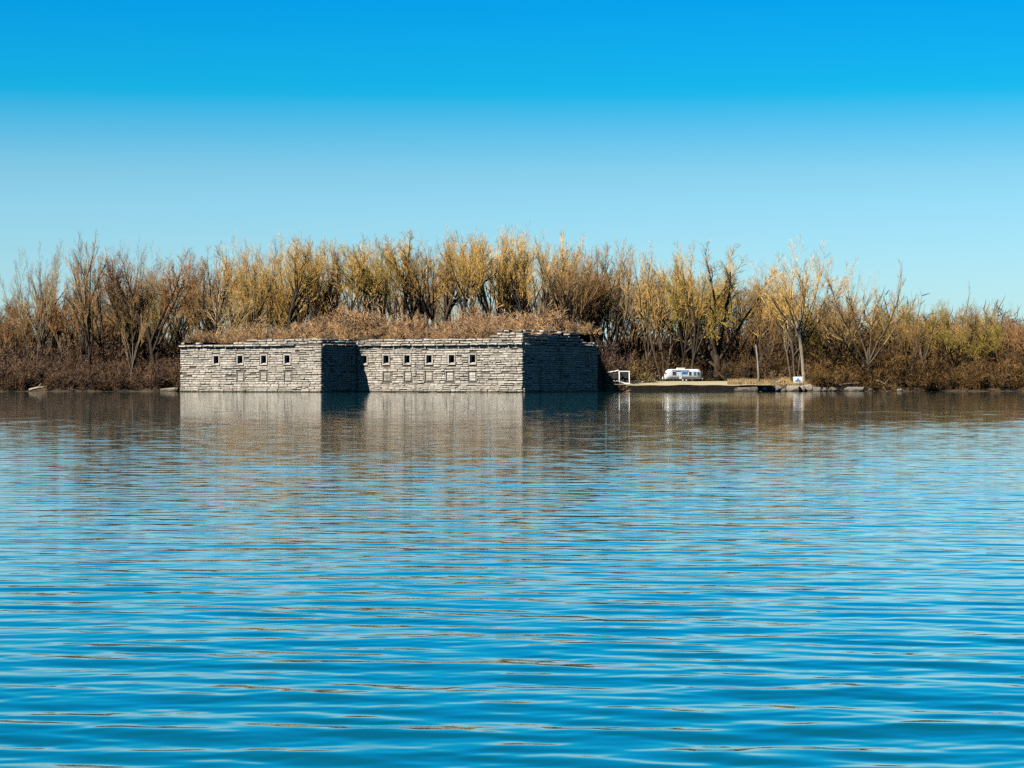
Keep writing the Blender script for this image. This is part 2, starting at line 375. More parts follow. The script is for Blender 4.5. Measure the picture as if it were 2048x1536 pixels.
def clear(face, s0, s1, z0, z1):
    """the pieces of a block left after the openings are taken out"""
    segs = [(s0, s1)]
    for kind, c, zc, w, h in OPEN[face]:
        m = .42 if kind == 'up' else .0
        a, b = c - w / 2 - m, c + w / 2 + m
        if z1 <= zc - h / 2 - m * .8 or z0 >= zc + h / 2 + m: continue
        nx = []
        for p, q in segs:
            if q <= a or p >= b: nx.append((p, q))
            else:
                if a - p > .25: nx.append((p, a))
                if q - b > .25: nx.append((b, q))
        segs = nx
    return segs
for face, (org, d, nn, L) in FACES.items():
    z = -.5
    while z < ZC - .05:
        h = rs.uniform(.38, .66)
        if ZC - z - h < .35: h = ZC - z
        s = -rs.uniform(0, 1.5)
        lo = .46 if d == (0, 1) else .02
        while s < L:
            ln = rs.uniform(.8, 2.7) * (1.25 if h > .6 else 1.0)
            a, b = max(s, lo), min(s + ln, L - .02); s += ln
            if b - a < .35: continue
            if rs.random() < .022 and 1 < z < ZC - 1: continue       # a block has fallen out
            g_top = rs.choice((.02, .03, .04, .05, .08, .12, .19)); g_side = rs.choice((.02, .04, .06, .12))
            for p, q in clear(face, a, b, z, z + h):
                pr = rs.uniform(-.03, .07) + (rs.random() < .10) * .1
                if z < 1.0: pr += rs.uniform(0, .12)
                blocks[face].append(lay_stone(face, p + g_side / 2, q - g_side / 2, z, z + h - g_top, -.42, pr, rs.uniform(-.012, .012)))
        z += h
    # broken parapet above the cornice
    z = ZC + .5
    for k in range(6):
        h = rs.uniform(.45, .65); s = .1
        while s < L - .3:
            ln = rs.uniform(1.2, 3.4); a, b = s, min(s + ln, L - .05); s += ln
            if b - a < .4 or z + h * .6 > top_of(face, (a + b) / 2): continue
            if face == 'bastion_face' and a < 17 and rs.random() < .22: continue
            blocks[face].append(lay_stone(face, a + .04, b - .04, z, z + h - rs.choice((.05, .1, .18)), -1.1, rs.uniform(-.12, .05) , rs.uniform(-.02, .02)))
        z += h
    # cornice course
    s = 0.0 if d == (1, 0) else .45
    while s < L:
        ln = rs.uniform(1.8, 3.6); a, b = s, min(s + ln, L + (.3 if face in ('bastion_face', 'curtain_wall') else -.1)); s += ln
        if b - a < .5: continue
        if face == 'bastion_face' and (33.5 < (a + b) / 2 < 39 or rs.random() < .10): continue
        if face == 'curtain_wall' and 35.2 < (a + b) / 2 < 36.8: continue
        if face == 'end_flank' and rs.random() < .18: continue
        caps.append(lay_stone(face, a + .02, b - .02, ZC + .03, ZC + .42, -.9, .58 + rs.uniform(-.04, .04)))
    # the rough cap stones on the raised end
for s0, s1, zt in ((37.4, 39.4, 13.75), (39.7, 41.0, 13.65), (42.0, 44.2, 13.6)):
    caps.append(lay_stone('curtain_wall', s0, s1, zt - .42, zt, -1.2, .22, rs.uniform(-.02, .02)))
for s0, s1, zt in ((.6, 3.6, 13.7), (4.0, 6.8, 13.72), (8.2, 10.5, 13.78), (10.7, 14.5, 13.74), (16.0, 18.6, 13.6), (19.5, 24.0, 13.25)):
    caps.append(lay_stone('end_flank', s0, s1, zt - .4, zt, -1.2, .24, rs.uniform(-.02, .02)))

def stone_matrix(b):
    face, s, o, z, a, t, h, tilt, k = b
    (u0, w0), d, nn, L = FACES[face]
    dirv = Vector((d[0], d[1], 0)); nv = Vector((nn[0], nn[1], 0))
    # keep the frame right handed: mirrored along the wall where needed
    if dirv.cross(nv).z < 0: dirv = -dirv
    X = dirv * math.cos(tilt) + Vector((0, 0, 1)) * math.sin(tilt); Z = Vector((0, 0, 1)) * math.cos(tilt) - dirv * math.sin(tilt)
    loc = Vector(fl(face, s, o, z))
    return np.array([[X.x * a, nv.x * t, Z.x * h, loc.x], [X.y * a, nv.y * t, Z.y * h, loc.y], [X.z * a, nv.z * t, Z.z * h, loc.z]])
from mathutils import Matrix
face_part = {}
VIEWCOS = {'bastion_face': .85, 'curtain_wall': .87, 'bastion_flank': .5, 'end_flank': .5, 'rear_return': 0.0}
allb = sorted([(b[4] * b[6] * VIEWCOS[f], f, i) for f in blocks for i, b in enumerate(blocks[f]) if b[3] > .2], reverse=True)
single = {(f, i) for _, f, i in allb[:300]}
for face, (org, d, nn, L) in FACES.items():
    # core of the wall behind the blocks, open where the embrasures are
    ss = sorted({0.0, L} | {c - w / 2 for k, c, zc, w, h in OPEN[face]} | {c + w / 2 for k, c, zc, w, h in OPEN[face]})
    zs = sorted({-1.5, ZC + .5} | {zc - h / 2 for k, c, zc, w, h in OPEN[face]} | {zc + h / 2 for k, c, zc, w, h in OPEN[face]})
    mb = MB(); o = -.17
    s_in = {'bastion_face': (.17, -.17), 'bastion_flank': (.17, .17), 'curtain_wall': (-.17, -.17), 'end_flank': (.17, 0), 'rear_return': (.17, 0)}[face]
    for i in range(len(ss) - 1):
        for j in range(len(zs) - 1):
            sc, zc_ = (ss[i] + ss[i + 1]) / 2, (zs[j] + zs[j + 1]) / 2
            if any(k == 'up' and abs(sc - c) < w / 2 and abs(zc_ - zc) < h / 2 for k, c, zc, w, h in OPEN[face]): continue
            a = ss[i] + (s_in[0] if i == 0 else 0); b = ss[i + 1] + (s_in[1] if i == len(ss) - 2 else 0)
            mb.add([fl(face, a, o, zs[j]), fl(face, b, o, zs[j]), fl(face, b, o, zs[j + 1]), fl(face, a, o, zs[j + 1])], [(0, 1, 2, 3)])
    a, b = s_in[0], L + s_in[1]      # top of the core
    mb.add([fl(face, a, o, ZC + .5), fl(face, b, o, ZC + .5), fl(face, b, -2.0, ZC + .5), fl(face, a, -2.0, ZC + .5)], [(0, 1, 2, 3)])
    part = mb.build(face, M['mortar'], fort); face_part[face] = part
    V, cnt, idx, nv = [], [], [], 0
    for i, b in enumerate(blocks[face]):
        Mx = stone_matrix(b); Vt, Fc, me = STONE_T[b[8]]
        if (face, i) in single:
            s_ = obj('stone', me, None, part); s_.matrix_basis = Matrix(list(map(list, Mx)) + [[0, 0, 0, 1]])
        else:
            V.append(Vt @ Mx[:, :3].T + Mx[:, 3])
            for f in Fc: cnt.append(len(f)); idx += [q + nv for q in f]
            nv += len(Vt)
    ms = obj('masonry', mesh_np('masonry', np.concatenate(V), cnt, idx), M['stone'], part); ms['kind'] = 'stuff'
CAPM = [mesh('cornice_stone', V, Fc) for V, Fc, _ in STONE_T]
for me in CAPM: me.materials.append(M['dressed'])
for b in caps:
    s_ = obj('cornice_stone', CAPM[b[8]], None, face_part[b[0]]); s_.matrix_basis = Matrix(list(map(list, stone_matrix(b))) + [[0, 0, 0, 1]])
# embrasures: a splayed tunnel with dressed frame stones
def fbox(face, s0, s1, o0, o1, z0, z1, b=.04):
    mb = MB().box(s0, s1, o0, o1, z0, z1, b); (u0, w0), d, nn, L = FACES[face]
    mb.V = [fl(face, x, y, z) for x, y, z in mb.V]
    if d[0] * nn[1] - d[1] * nn[0] < 0: mb.F = [tuple(reversed(f)) for f in mb.F]
    return mb
for face in OPEN:
    for kind, c, zc, w, h in OPEN[face]:
        a, b, z0, z1 = c - w / 2, c + w / 2, zc - h / 2, zc + h / 2
        if kind == 'up':
            ar = [(-.5, -.5), (.5, -.5), (.5, .22), (.3, .44), (0, .5), (-.3, .44), (-.5, .22)]
            rc = [(-.5, -.5), (.5, -.5), (.5, .3), (.5, .5), (0, .5), (-.5, .5), (-.5, .3)]
            def rings(defs):
                mb = MB()
                for prof, o, k in defs: mb.V += [fl(face, c + p * w * k, o, zc + q * h * k) for p, q in prof]
                for r in range(len(defs) - 1):
                    for i in range(7): mb.F.append((r * 7 + i, r * 7 + (i + 1) % 7, r * 7 + 7 + (i + 1) % 7, r * 7 + 7 + i))
                return mb
            e = rings(((rc, -.02, 1.0), (ar, -.7, .78))).build('embrasure', M['stone'], fort)
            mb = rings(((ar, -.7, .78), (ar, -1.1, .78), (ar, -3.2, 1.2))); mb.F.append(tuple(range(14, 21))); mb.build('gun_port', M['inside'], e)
            j = rs.uniform(-.02, .03)
            fbox(face, a - .36, b + .36, -.40, .06 + j, z1 + .02, z1 + .36).build('lintel', M['stone'], e)
            fbox(face, a - .30, b + .34, -.40, .08 + j, z0 - .30, z0 - .02).build('sill', M['dressed'], e)
            fbox(face, a - .34, a + .02, -.40, .03 + j, z0, z1).build('jamb', M['stone'], e)
            fbox(face, b - .02, b + .34, -.40, .03 + j, z0, z1).build('jamb', M['stone'], e)
        else:
            e = fbox(face, a + .46, b - .46, -.40, -.12, z0 + .03, z1 - .1).build('walled_up_embrasure', M['stone'], fort)
            q = z0 + .04
            for hh in (.62, .5, .66):
                fbox(face, a + .44 + rs.uniform(0, .06), b - .44 - rs.uniform(0, .06), -.40, rs.uniform(-.02, .05), q, min(q + hh - .1, z1 - .08)).build('fill_stone', M['stone'], e); q += hh
            fbox(face, a + .02, a + .14, -.40, .05, z0 + .02, z1 - .02, .02).build('jamb', M['stone'], e)
            fbox(face, b - .16, b - .02, -.40, .05, z0 + .02, z1 - .02, .02).build('jamb', M['stone'], e)
# earth inside the fort
def mound():
    us, ws = np.arange(.9, 103, 1.2), np.arange(.9, 112, 1.2)
    def zf(X, Y): return mound_z(X, Y)
    def keep(X, Y): return (Y > np.where(X < U1 - .2, .9, W1 + .9)) & ((X < U2 - 1.0) | (Y > W2 - 1.5))
    return grid_mesh('earth_mound', us, ws, zf, keep)
e = shade_smooth(obj('earth_mound', mound(), M['litter'])); e.location = C0; e.rotation_euler = (0, 0, -TH); tag(e, kind='structure')

# ------------------------------------------------------------------ trees and brush
class Grow:
    def __init__(s, seed): s.r = random.Random(seed); s.n = np.random.RandomState(seed); s.parts = {0: MB(), 1: MB()}
    def jit(s, d, a):
        v = Vector((s.r.gauss(0, a), s.r.gauss(0, a), s.r.gauss(0, a))); return (d + v).normalized()
    def tube(s, pts, rad, n, part):
        s.parts[part].tube(pts, rad, n); mb = s.parts[part]; del mb.F[-2:]
    def sliver(s, p, d, L, w):
        q = s.jit(d, .18); sd = d.cross(Vector((s.r.gauss(0, 1), s.r.gauss(0, 1), s.r.gauss(0, 1)))).normalized() * w / 2
        m = p + d * L * .55; e = m + q * L * .45
        s.parts[1].add([p - sd, p + sd, m + sd * .7, m - sd * .7, e], [(0, 1, 2, 3), (3, 2, 4)])
    def out(s, d, ang):
        a = d.orthogonal().normalized(); b = d.cross(a); th = s.r.uniform(0, 2 * math.pi)
        return (d * math.cos(ang) + (a * math.cos(th) + b * math.sin(th)) * math.sin(ang)).normalized()
    def branch(s, p, d, L, rad, lvl, P):
        if lvl >= 4: s.sliver(p, d, L, P['tw']); return
        nseg = (6, 7, 5, 3)[lvl]; pts, rr, ds = [p.copy()], [rad], [d.copy()]
        for i in range(nseg):
            d = s.jit(d, P['wig'][lvl]); d = (d + Vector((0, 0, P['up'][lvl]))).normalized()
            p = p + d * (L / nseg); t = (i + 1) / nseg
            pts.append(p.copy()); rr.append(rad * (1 - t * P['tap'][lvl])); ds.append(d.copy())
        s.tube(pts, rr, (8, 6, 4, 3)[lvl], 0 if lvl < 2 else 1)
        n = P['n'][lvl]; n = s.r.randint(int(n * .75), int(math.ceil(n * 1.25))); t0 = P['t0'][lvl]
        for k in range(n):
            t = t0 + (1 - t0) * ((k + s.r.random()) / n) ** .85; t = min(t, .999) * nseg; i = int(t); f = t - i
            q = pts[i].lerp(pts[i + 1], f); rq = rr[i] * (1 - f) + rr[i + 1] * f
            ang = s.r.uniform(*P['ang'][lvl]); cd = s.out(ds[i + 1], math.radians(ang))
            fall = 1 - .35 * (t / nseg)
            cl = L * s.r.uniform(*P['len'][lvl]) * (fall if lvl > 0 else 1.08 - .30 * ang / P['ang'][0][1])
            s.branch(q, cd, cl, min(rq * .85, rad * P['rk'][lvl]), lvl + 1, P)
        if lvl < 3:       # the leader goes on as a finer branch
            s.branch(p, ds[-1], L * .28, rr[-1], lvl + 1, P)
def tree_template(seed, **kw):
    P = dict(n=[6, 9, 7, 6], t0=[.5, .38, .2, .1], ang=[(8, 40), (14, 38), (16, 42), (15, 45)], len=[(1.9, 2.7), (.22, .4), (.4, .62), (.6, 1.0)],
             rk=[.58, .42, .45, .45], up=[.02, .045, .08, .06], wig=[.06, .075, .10, .13], tap=[.3, .72, .7, .6], tw=.031, H=.28, r=.0125, lean=0.0)
    P.update(kw); g = Grow(seed)
    d = Vector((P['lean'], g.r.uniform(-.05, .05), 1)).normalized()
    stems = P.get('stems', 1); H = 26.0
    for k in range(stems):
        dd = d if stems == 1 else Vector((P['lean'] + (k - (stems - 1) / 2) * P.get('fan', .3) + g.r.uniform(-.05, .05), g.r.uniform(-.15, .15), 1)).normalized()
        off = Vector(((k - (stems - 1) / 2) * .35, g.r.uniform(-.2, .2), -.6))
        g.branch(off, dd, H * P['H'] * g.r.uniform(.85, 1.15), H * P['r'] / math.sqrt(stems) * 1.15, 0, P)
    V0, V1 = np.array(g.parts[0].V), np.array(g.parts[1].V)
    top = np.percentile(V1[:, 2], 99.7); k = 26.0 / top
    lo, hi = np.percentile(V1[:, 0], (2, 98)) * k
    mt = mesh('trunk', V0 * k, g.parts[0].F); mc = mesh('crown', V1 * k, g.parts[1].F)
    mt.polygons.foreach_set('use_smooth', [True] * len(mt.polygons))
    mt.materials.append(M['bark']); mc.materials.append(M['twig'])
    return dict(trunk=mt, crown=mc, w=hi - lo, V=V1 * k, F=g.parts[1].F, VT=V0 * k, FT=g.parts[0].F)
T = {}
T['vase'] = [tree_template(s, n=[9, 9, 7, 6], H=.22, t0=[.5, .4, .2, .1], ang=[(8, 46), (14, 36), (16, 42), (15, 45)], len=[(2.3, 3.1), (.2, .36), (.4, .62), (.6, 1.0)]) for s in (1, 2, 3, 4, 5)]
T['fork'] = [tree_template(s, stems=3, n=[4, 9, 6, 6], H=.34, fan=.26, len=[(1.3, 1.9), (.22, .4), (.4, .62), (.6, 1.0)]) for s in (11, 12, 13)]
T['upright'] = [tree_template(s, n=[9, 8, 6, 6], H=.5, t0=[.35, .3, .2, .1], ang=[(12, 32), (14, 36), (16, 40), (15, 40)], len=[(.7, 1.1), (.26, .45), (.4, .62), (.6, 1.0)]) for s in (21, 22, 23)]
T['round'] = [tree_template(s, n=[7, 10, 8, 7], H=.3, ang=[(15, 55), (25, 60), (25, 60), (25, 60)], up=[.02, .03, .04, .03], len=[(1.4, 2.0), (.28, .45), (.4, .62), (.6, 1.0)], tw=.036) for s in (31, 32, 33)]
T['sparse'] = [tree_template(s, n=[6, 7, 5, 4], H=.33, tw=.034) for s in (41, 42, 43)]
T['leaner'] = [tree_template(s, stems=2, n=[4, 9, 7, 6], H=.38, fan=.75, lean=l_, len=[(1.1, 1.6), (.22, .4), (.4, .62), (.6, 1.0)]) for s, l_ in ((51, .1), (52, -.15))]
GOLD, BROWN, OLIVE, PALE, RUST, GREY = (.72, .48, .15), (.42, .27, .12), (.42, .33, .08), (.54, .42, .24), (.36, .20, .085), (.38, .30, .22)
BARK, BARKD, BARKL = (.17, .13, .095), (.075, .058, .044), (.42, .35, .26)
rt = random.Random(99); _cnt = {}
def tree(kind, px, depth, top, width=None, col=GOLD, bark=BARKD, label=None, group=None, k=None, rot=None, z=None):
    x = (px - 1024) / F * depth
    zb = base_z(x, depth) if z is None else z
    _cnt[kind] = _cnt.get(kind, -1) + 1
    t = T[kind][_cnt[kind] % len(T[kind]) if k is None else k]
    h = zat(top, depth) - zb; s = h / 26.0
    sx = s if width is None else width / F * depth / t['w']
    sx = min(max(sx, s * .62), s * 1.7)
    root = obj('bare_tree', None, loc=(x, depth, zb - .1), rotz=rt.uniform(0, 6.28) if rot is None else rot)
    if rot is None: root.scale = (sx, sx, s)
    else: root.scale = (sx, (sx + s) / 2, s)
    jitter = lambda c: (lambda k: tuple(v * k for v in c))(rt.uniform(.8, 1.15))
    obj('trunk', t['trunk'], None, root, color=jitter(bark)); obj('crown', t['crown'], None, root, color=jitter(col))
    if label: tag(root, label, 'tree', group)
    return root

# the trees that can be told apart
tree('fork', 72, 566, 484, 80, PALE, BARK, 'pale bare tree with twin trunks nearest the left edge of the bank', k=0, rot=.3)
tree('upright', 180, 565, 468, 90, BROWN, BARKD, 'tall bare brown tree with one straight dark trunk on the left bank')
tree('leaner', 226, 572, 474, 80, GREY, BARKD, 'grey wide-forked bare tree just right of the tallest tree on the left bank', k=0, rot=0)
tree('round', 312, 568, 500, 165, RUST, BARKD, 'broad round-crowned rusty brown tree left of the fort')
tree('sparse', 262, 560, 600, 60, BROWN, (.27, .22, .17), 'small pale-trunked tree low among the brush left of the fort')
tree('sparse', 372, 585, 492, 80, PALE, BARK, 'wispy pale tree behind the left end of the fort wall')
tree('vase', 1440, 578, 487, 240, GOLD, BARKD, 'big golden bare tree with crooked dark limbs behind the silver trailer', k=1)
tree('fork', 1326, 582, 492, 110, GOLD, BARK, 'golden tree with paired straight trunks above the white trailer', k=1, rot=0)
tree('fork', 1591, 563, 478, 170, (.72, .48, .17), BARK, 'tallest lone tree at the shore, pale trunk forking above the blue sign', k=2, rot=.2)
tree('upright', 1609, 561, 515, 90, GOLD, BARKL, 'slender pale-trunked tree just right of the blue sign')
tree('vase', 1736, 562, 526, 150, (.66, .48, .22), BARK, 'spreading bare tree at the waterline right of the blue sign', k=2)
tree('fork', 1826, 563, 602, 90, BROWN, BARKD, 'short forked tree in the thicket right of the spreading shore tree', k=0)
tree('sparse', 1912, 600, 563, 75, GREY, BARKD, 'grey twiggy tree standing out above the thicket near the right edge')
tree('sparse', 1992, 606, 598, 80, GREY, BARK, 'faint grey tree above the thicket, last before the right edge')
tree('sparse', 1692, 585, 540, 70, PALE, BARK, 'thin pale tree between the sign tree and the spreading shore tree')
FT = [  # trees on the fort: px, top, width, kind, colour
    (415, 505, 75, 'sparse', PALE), (440, 497, 70, 'upright', BROWN), (468, 486, 70, 'upright', GOLD), (498, 478, 75, 'fork', GOLD), (528, 474, 80, 'vase', GOLD),
    (558, 472, 80, 'upright', GOLD), (588, 470, 85, 'vase', GOLD), (612, 469, 75, 'fork', GOLD), (640, 478, 75, 'leaner', BROWN), (668, 484, 75, 'vase', GOLD),
    (700, 484, 75, 'sparse', PALE), (730, 480, 90, 'fork', GOLD), (764, 476, 80, 'vase', OLIVE), (790, 470, 85, 'leaner', OLIVE), (822, 462, 80, 'vase', GOLD),
    (846, 462, 70, 'upright', GOLD), (868, 470, 70, 'sparse', BROWN), (894, 476, 70, 'round', OLIVE), (920, 462, 75, 'upright', GOLD), (944, 457, 85, 'vase', GOLD),
    (968, 459, 80, 'fork', GOLD), (996, 460, 85, 'vase', GOLD), (1022, 458, 80, 'upright', GOLD), (1048, 457, 85, 'vase', GOLD), (1078, 456, 80, 'fork', GOLD),
    (1100, 462, 60, 'upright', GOLD), (1126, 500, 70, 'sparse', PALE), (1150, 520, 70, 'sparse', BROWN), (1180, 488, 75, 'upright', BROWN), (1206, 486, 80, 'fork', GOLD),
    (778, 484, 70, 'upright', OLIVE), (800, 482, 75, 'fork', GOLD), (1090, 474, 60, 'upright', GOLD), (1120, 520, 80, 'round', BROWN), (1138, 515, 80, 'fork', BROWN), (1152, 540, 80, 'round', RUST),
    (395, 520, 70, 'upright', BROWN), (428, 515, 70, 'fork', BROWN), (455, 500, 60, 'sparse', PALE), (482, 492, 60, 'upright', GOLD), (513, 482, 60, 'upright', GOLD), (543, 480, 60, 'fork', GOLD), (574, 478, 60, 'upright', GOLD), (602, 478, 60, 'upright', BROWN), (626, 482, 60, 'upright', GOLD), (655, 490, 60, 'fork', GOLD), (685, 492, 60, 'upright', BROWN), (715, 490, 60, 'upright', GOLD), (747, 486, 60, 'upright', GOLD), (806, 476, 60, 'upright', GOLD), (857, 482, 60, 'fork', BROWN), (882, 484, 60, 'upright', BROWN), (907, 472, 60, 'upright', GOLD), (932, 468, 60, 'fork', GOLD), (982, 466, 60, 'upright', GOLD), (1035, 468, 60, 'upright', GOLD), (1064, 466, 60, 'upright', GOLD), (1113, 492, 60, 'upright', BROWN), (1165, 500, 60, 'upright', BROWN), (1193, 495, 60, 'upright', BROWN), (1218, 498, 60, 'fork', PALE),
    (1232, 484, 80, 'vase', PALE), (1262, 490, 80, 'sparse', PALE), (1290, 496, 70, 'sparse', GOLD)]
FT.sort()
for i, (px, top, w, kind, col) in enumerate(FT):
    tree(kind, px, rt.uniform(556, 592) if px < 1165 else rt.uniform(584, 598), top, w * 1.4, col, rt.choice((BARKD, BARKD, BARK)),
         f'bare {"golden" if col == GOLD else "olive" if col == OLIVE else "brown" if col == BROWN else "pale"} tree above the fort, {ORD[i]} from the left', 'trees in the row above the fort')
RT = [(1352, 492, 90, 'upright', GOLD), (1388, 486, 100, 'vase', GOLD), (1474, 500, 90, 'round', GOLD), (1500, 522, 70, 'sparse', PALE), (1545, 566, 80, 'round', BROWN), (1640, 588, 80, 'upright', BROWN), (1668, 592, 70, 'round', BROWN),
      (1790, 585, 80, 'round', BROWN), (1850, 600, 80, 'round', OLIVE), (1886, 604, 80, 'round', BROWN), (1945, 612, 80, 'round', BROWN), (1975, 618, 80, 'upright', OLIVE), (2020, 622, 80, 'round', RUST), (2055, 632, 80, 'round', RUST), (1365, 530, 110, 'round', OLIVE), (1415, 540, 110, 'vase', OLIVE), (1520, 555, 90, 'vase', BROWN), (1575, 592, 90, 'round', OLIVE), (1615, 598, 90, 'vase', OLIVE), (1655, 602, 90, 'round', OLIVE), (1705, 602, 90, 'vase', BROWN), (1762, 595, 90, 'round', OLIVE), (1810, 612, 90, 'vase', OLIVE), (1905, 618, 90, 'round', OLIVE), (1935, 624, 90, 'vase', BROWN), (1995, 632, 90, 'round', OLIVE)]
RT.sort()
for i, (px, top, w, kind, col) in enumerate(RT):
    tree(kind, px, rt.uniform(574, 596), top, w, col, rt.choice((BARKD, BARK)),
         f'second-row tree behind the lawn, {ORD[i]} from the left', 'trees in the second row right of the fort')
LT = [(8, 590, 70, 'round', RUST), (36, 600, 70, 'round', RUST), (110, 560, 70, 'upright', BROWN), (140, 575, 70, 'round', BROWN), (205, 500, 60, 'sparse', BROWN), (250, 480, 60, 'sparse', GREY), (285, 478, 60, 'sparse', GREY), (345, 520, 80, 'round', BROWN), (392, 545, 80, 'round', BROWN), (88, 530, 90, 'upright', BROWN), (60, 560, 80, 'vase', BROWN), (160, 520, 90, 'vase', BROWN), (212, 545, 90, 'round', RUST), (268, 530, 100, 'round', BROWN), (330, 545, 90, 'vase', OLIVE), (300, 560, 90, 'upright', BROWN), (128, 590, 90, 'round', RUST)]
LT.sort()
for i, (px, top, w, kind, col) in enumerate(LT):
    tree(kind, px, rt.uniform(576, 598), top, w, col, rt.choice((BARKD, BARK)),
         f'second-row tree on the left bank, {ORD[i]} from the left', 'trees in the second row on the left bank')

# joined masses: copies of a few templates written into one mesh
def joined(name, items, mat, color, label, cat):
    """items: (template mesh, x, y, z, rotation, width scale, height scale); one object whose geometry nodes set a template at each spot"""
    tmpl = []
    for it in items:
        if it[0] not in tmpl: tmpl.append(it[0])
    me = bpy.data.meshes.new(name); me.vertices.add(len(items))
    me.vertices.foreach_set('co', np.array([it[1:4] for it in items], np.float32).ravel())
    for nm, ty, vals in (('turn', 'FLOAT_VECTOR', [(0, 0, it[4]) for it in items]), ('size', 'FLOAT_VECTOR', [(it[5], it[5], it[6]) for it in items])):
        at_ = me.attributes.new(nm, ty, 'POINT'); at_.data.foreach_set('vector', np.array(vals, np.float32).ravel())
    at_ = me.attributes.new('pick', 'INT', 'POINT'); at_.data.foreach_set('value', np.array([tmpl.index(it[0]) for it in items], np.int32))
    ng = bpy.data.node_groups.new(name, 'GeometryNodeTree')
    ng.interface.new_socket('Geometry', in_out='INPUT', socket_type='NodeSocketGeometry'); ng.interface.new_socket('Geometry', in_out='OUTPUT', socket_type='NodeSocketGeometry')
    N, L = ng.nodes, ng.links
    gi, go, ip, g2i = N.new('NodeGroupInput'), N.new('NodeGroupOutput'), N.new('GeometryNodeInstanceOnPoints'), N.new('GeometryNodeGeometryToInstance')
    for tm in reversed(tmpl):
        ob = bpy.data.objects.new('plant_shape', tm); oi = N.new('GeometryNodeObjectInfo'); oi.inputs['Object'].default_value = ob
        sm = N.new('GeometryNodeSetMaterial'); sm.inputs['Material'].default_value = mat
        L.new(oi.outputs['Geometry'], sm.inputs[0]); L.new(sm.outputs[0], g2i.inputs[0])
    def attr(nm, ty, sock):
        q = N.new('GeometryNodeInputNamedAttribute'); q.data_type = ty; q.inputs['Name'].default_value = nm
        L.new(next(o for o in q.outputs if o.enabled and o.name == 'Attribute'), sock)
    L.new(gi.outputs[0], ip.inputs['Points']); L.new(g2i.outputs[0], ip.inputs['Instance']); ip.inputs['Pick Instance'].default_value = True
    attr('pick', 'INT', ip.inputs['Instance Index']); attr('turn', 'FLOAT_VECTOR', ip.inputs['Rotation']); attr('size', 'FLOAT_VECTOR', ip.inputs['Scale'])
    L.new(ip.outputs[0], go.inputs[0])
    o = obj(name, me, mat, color=color); md = o.modifiers.new('plants', 'NODES'); md.node_group = ng
    return tag(o, label, cat, kind='stuff')
wood_t = []
for t in (T['sparse'][0], T['round'][0], T['upright'][1], T['sparse'][2]):
    wood_t.append(mesh('wood', np.concatenate([t['V'], t['VT']]), t['F'] + [tuple(q + len(t['V']) for q in f) for f in t['FT']]))
items = []
def skyline(px):      # top of the far wood in the photograph
    return float(np.interp(px, [-400, 0, 60, 130, 380, 450, 620, 860, 1080, 1140, 1260, 1500, 1560, 1650, 1750, 1850, 2048, 2500], [600, 600, 600, 575, 545, 545, 550, 545, 545, 545, 540, 550, 590, 600, 610, 622, 640, 650]))
for px in np.arange(-330, 2400, 24):
    d = rt.uniform(612, 680); p = px + rt.uniform(-10, 10); x = (p - 1024) / F * d; zb = base_z(x, d)
    h = (zat(skyline(p) + rt.uniform(-5, 25), d) - zb) / 26
    items.append((rt.choice(wood_t), x, d, zb, rt.uniform(0, 6), h * .8, h))
joined('distant_woodland', items, M['twig'], (.30, .22, .13), 'bare brown wood massed behind the nearer trees', 'woodland')

def shrub_template(seed, spread=.55, n=13, L=3.2, tw=.07, droop=0.0):
    g = Grow(seed); r = g.r
    for k in range(n):
        a = r.uniform(0, 6.28); sp = abs(r.gauss(0, spread))
        d = Vector((math.cos(a) * sp, math.sin(a) * sp, 1)).normalized(); p = Vector((math.cos(a), math.sin(a), 0)) * r.uniform(0, .5)
        l = L * r.uniform(.6, 1.1); pts = [p.copy()]; ds = []
        for i in range(4):
            d = g.jit(d, .14); d = (d + Vector((0, 0, .05 - droop))).normalized(); p = p + d * l / 4; pts.append(p.copy()); ds.append(d.copy())
        g.tube(pts, [.045, .038, .03, .02, .01], 3, 1)
        for j in range(9):
            t = r.uniform(.8, 3.99); i = int(t); q = pts[i].lerp(pts[i + 1], t - i); cd = g.out(ds[i], math.radians(r.uniform(20, 60)))
            l2 = l * r.uniform(.18, .4); g.sliver(q, cd, l2, tw)
            for m_ in range(3):
                g.sliver(q + cd * l2 * r.uniform(.2, .9), g.out(cd, math.radians(r.uniform(20, 60))), l2 * r.uniform(.4, .8), tw * .8)
    return (g.parts[1].V, g.parts[1].F)
SH_RAW = [shrub_template(100 + k, spread=(.35, .55, .8)[k % 3], droop=(0, .0, .06)[k % 3]) for k in range(9)]
SHM = [mesh('shrub', *t) for t in SH_RAW]
for m_ in SHM: m_.materials.append(M['brush'])
def brush(name, color, label, spots, cat='brush'):
    items = []
    for x, y, s, sz in spots:
        items.append((SHM[rt.randrange(9)], x, y, base_z(x, y) - .1, rt.uniform(0, 6.28), s, s * sz))
    return joined(name, items, M['brush'], color, label, cat)
sp = []
for i in range(420):          # left bank, low by the water, taller behind
    px = rt.uniform(-230, 372); d = 552.6 + 42 * rt.random() ** 1.6; x = (px - 1024) / F * d; d += float(shore(x)) - 552
    sp.append((x, d, rt.uniform(.8, 1.5) * (1 + .035 * (d - 552)), rt.uniform(.8, 1.2)))
brush('brush_thicket', (.165, .105, .068), 'dense dark brown brush covering the left bank down to the water', sp)
sp = []
for i in range(360):          # on top of the fort
    u = rt.uniform(1.5, 84); w0 = (0 if u < U1 else W1); w = w0 + 1.6 + 46 * rt.random() ** 1.5
    x, y = fort_world(u, w); sp.append((x, y, rt.choice((.4, .5, .7, 1.0)) * rt.uniform(.8, 1.2) * (1 + .022 * (w - w0)), rt.uniform(.75, 1.15)))
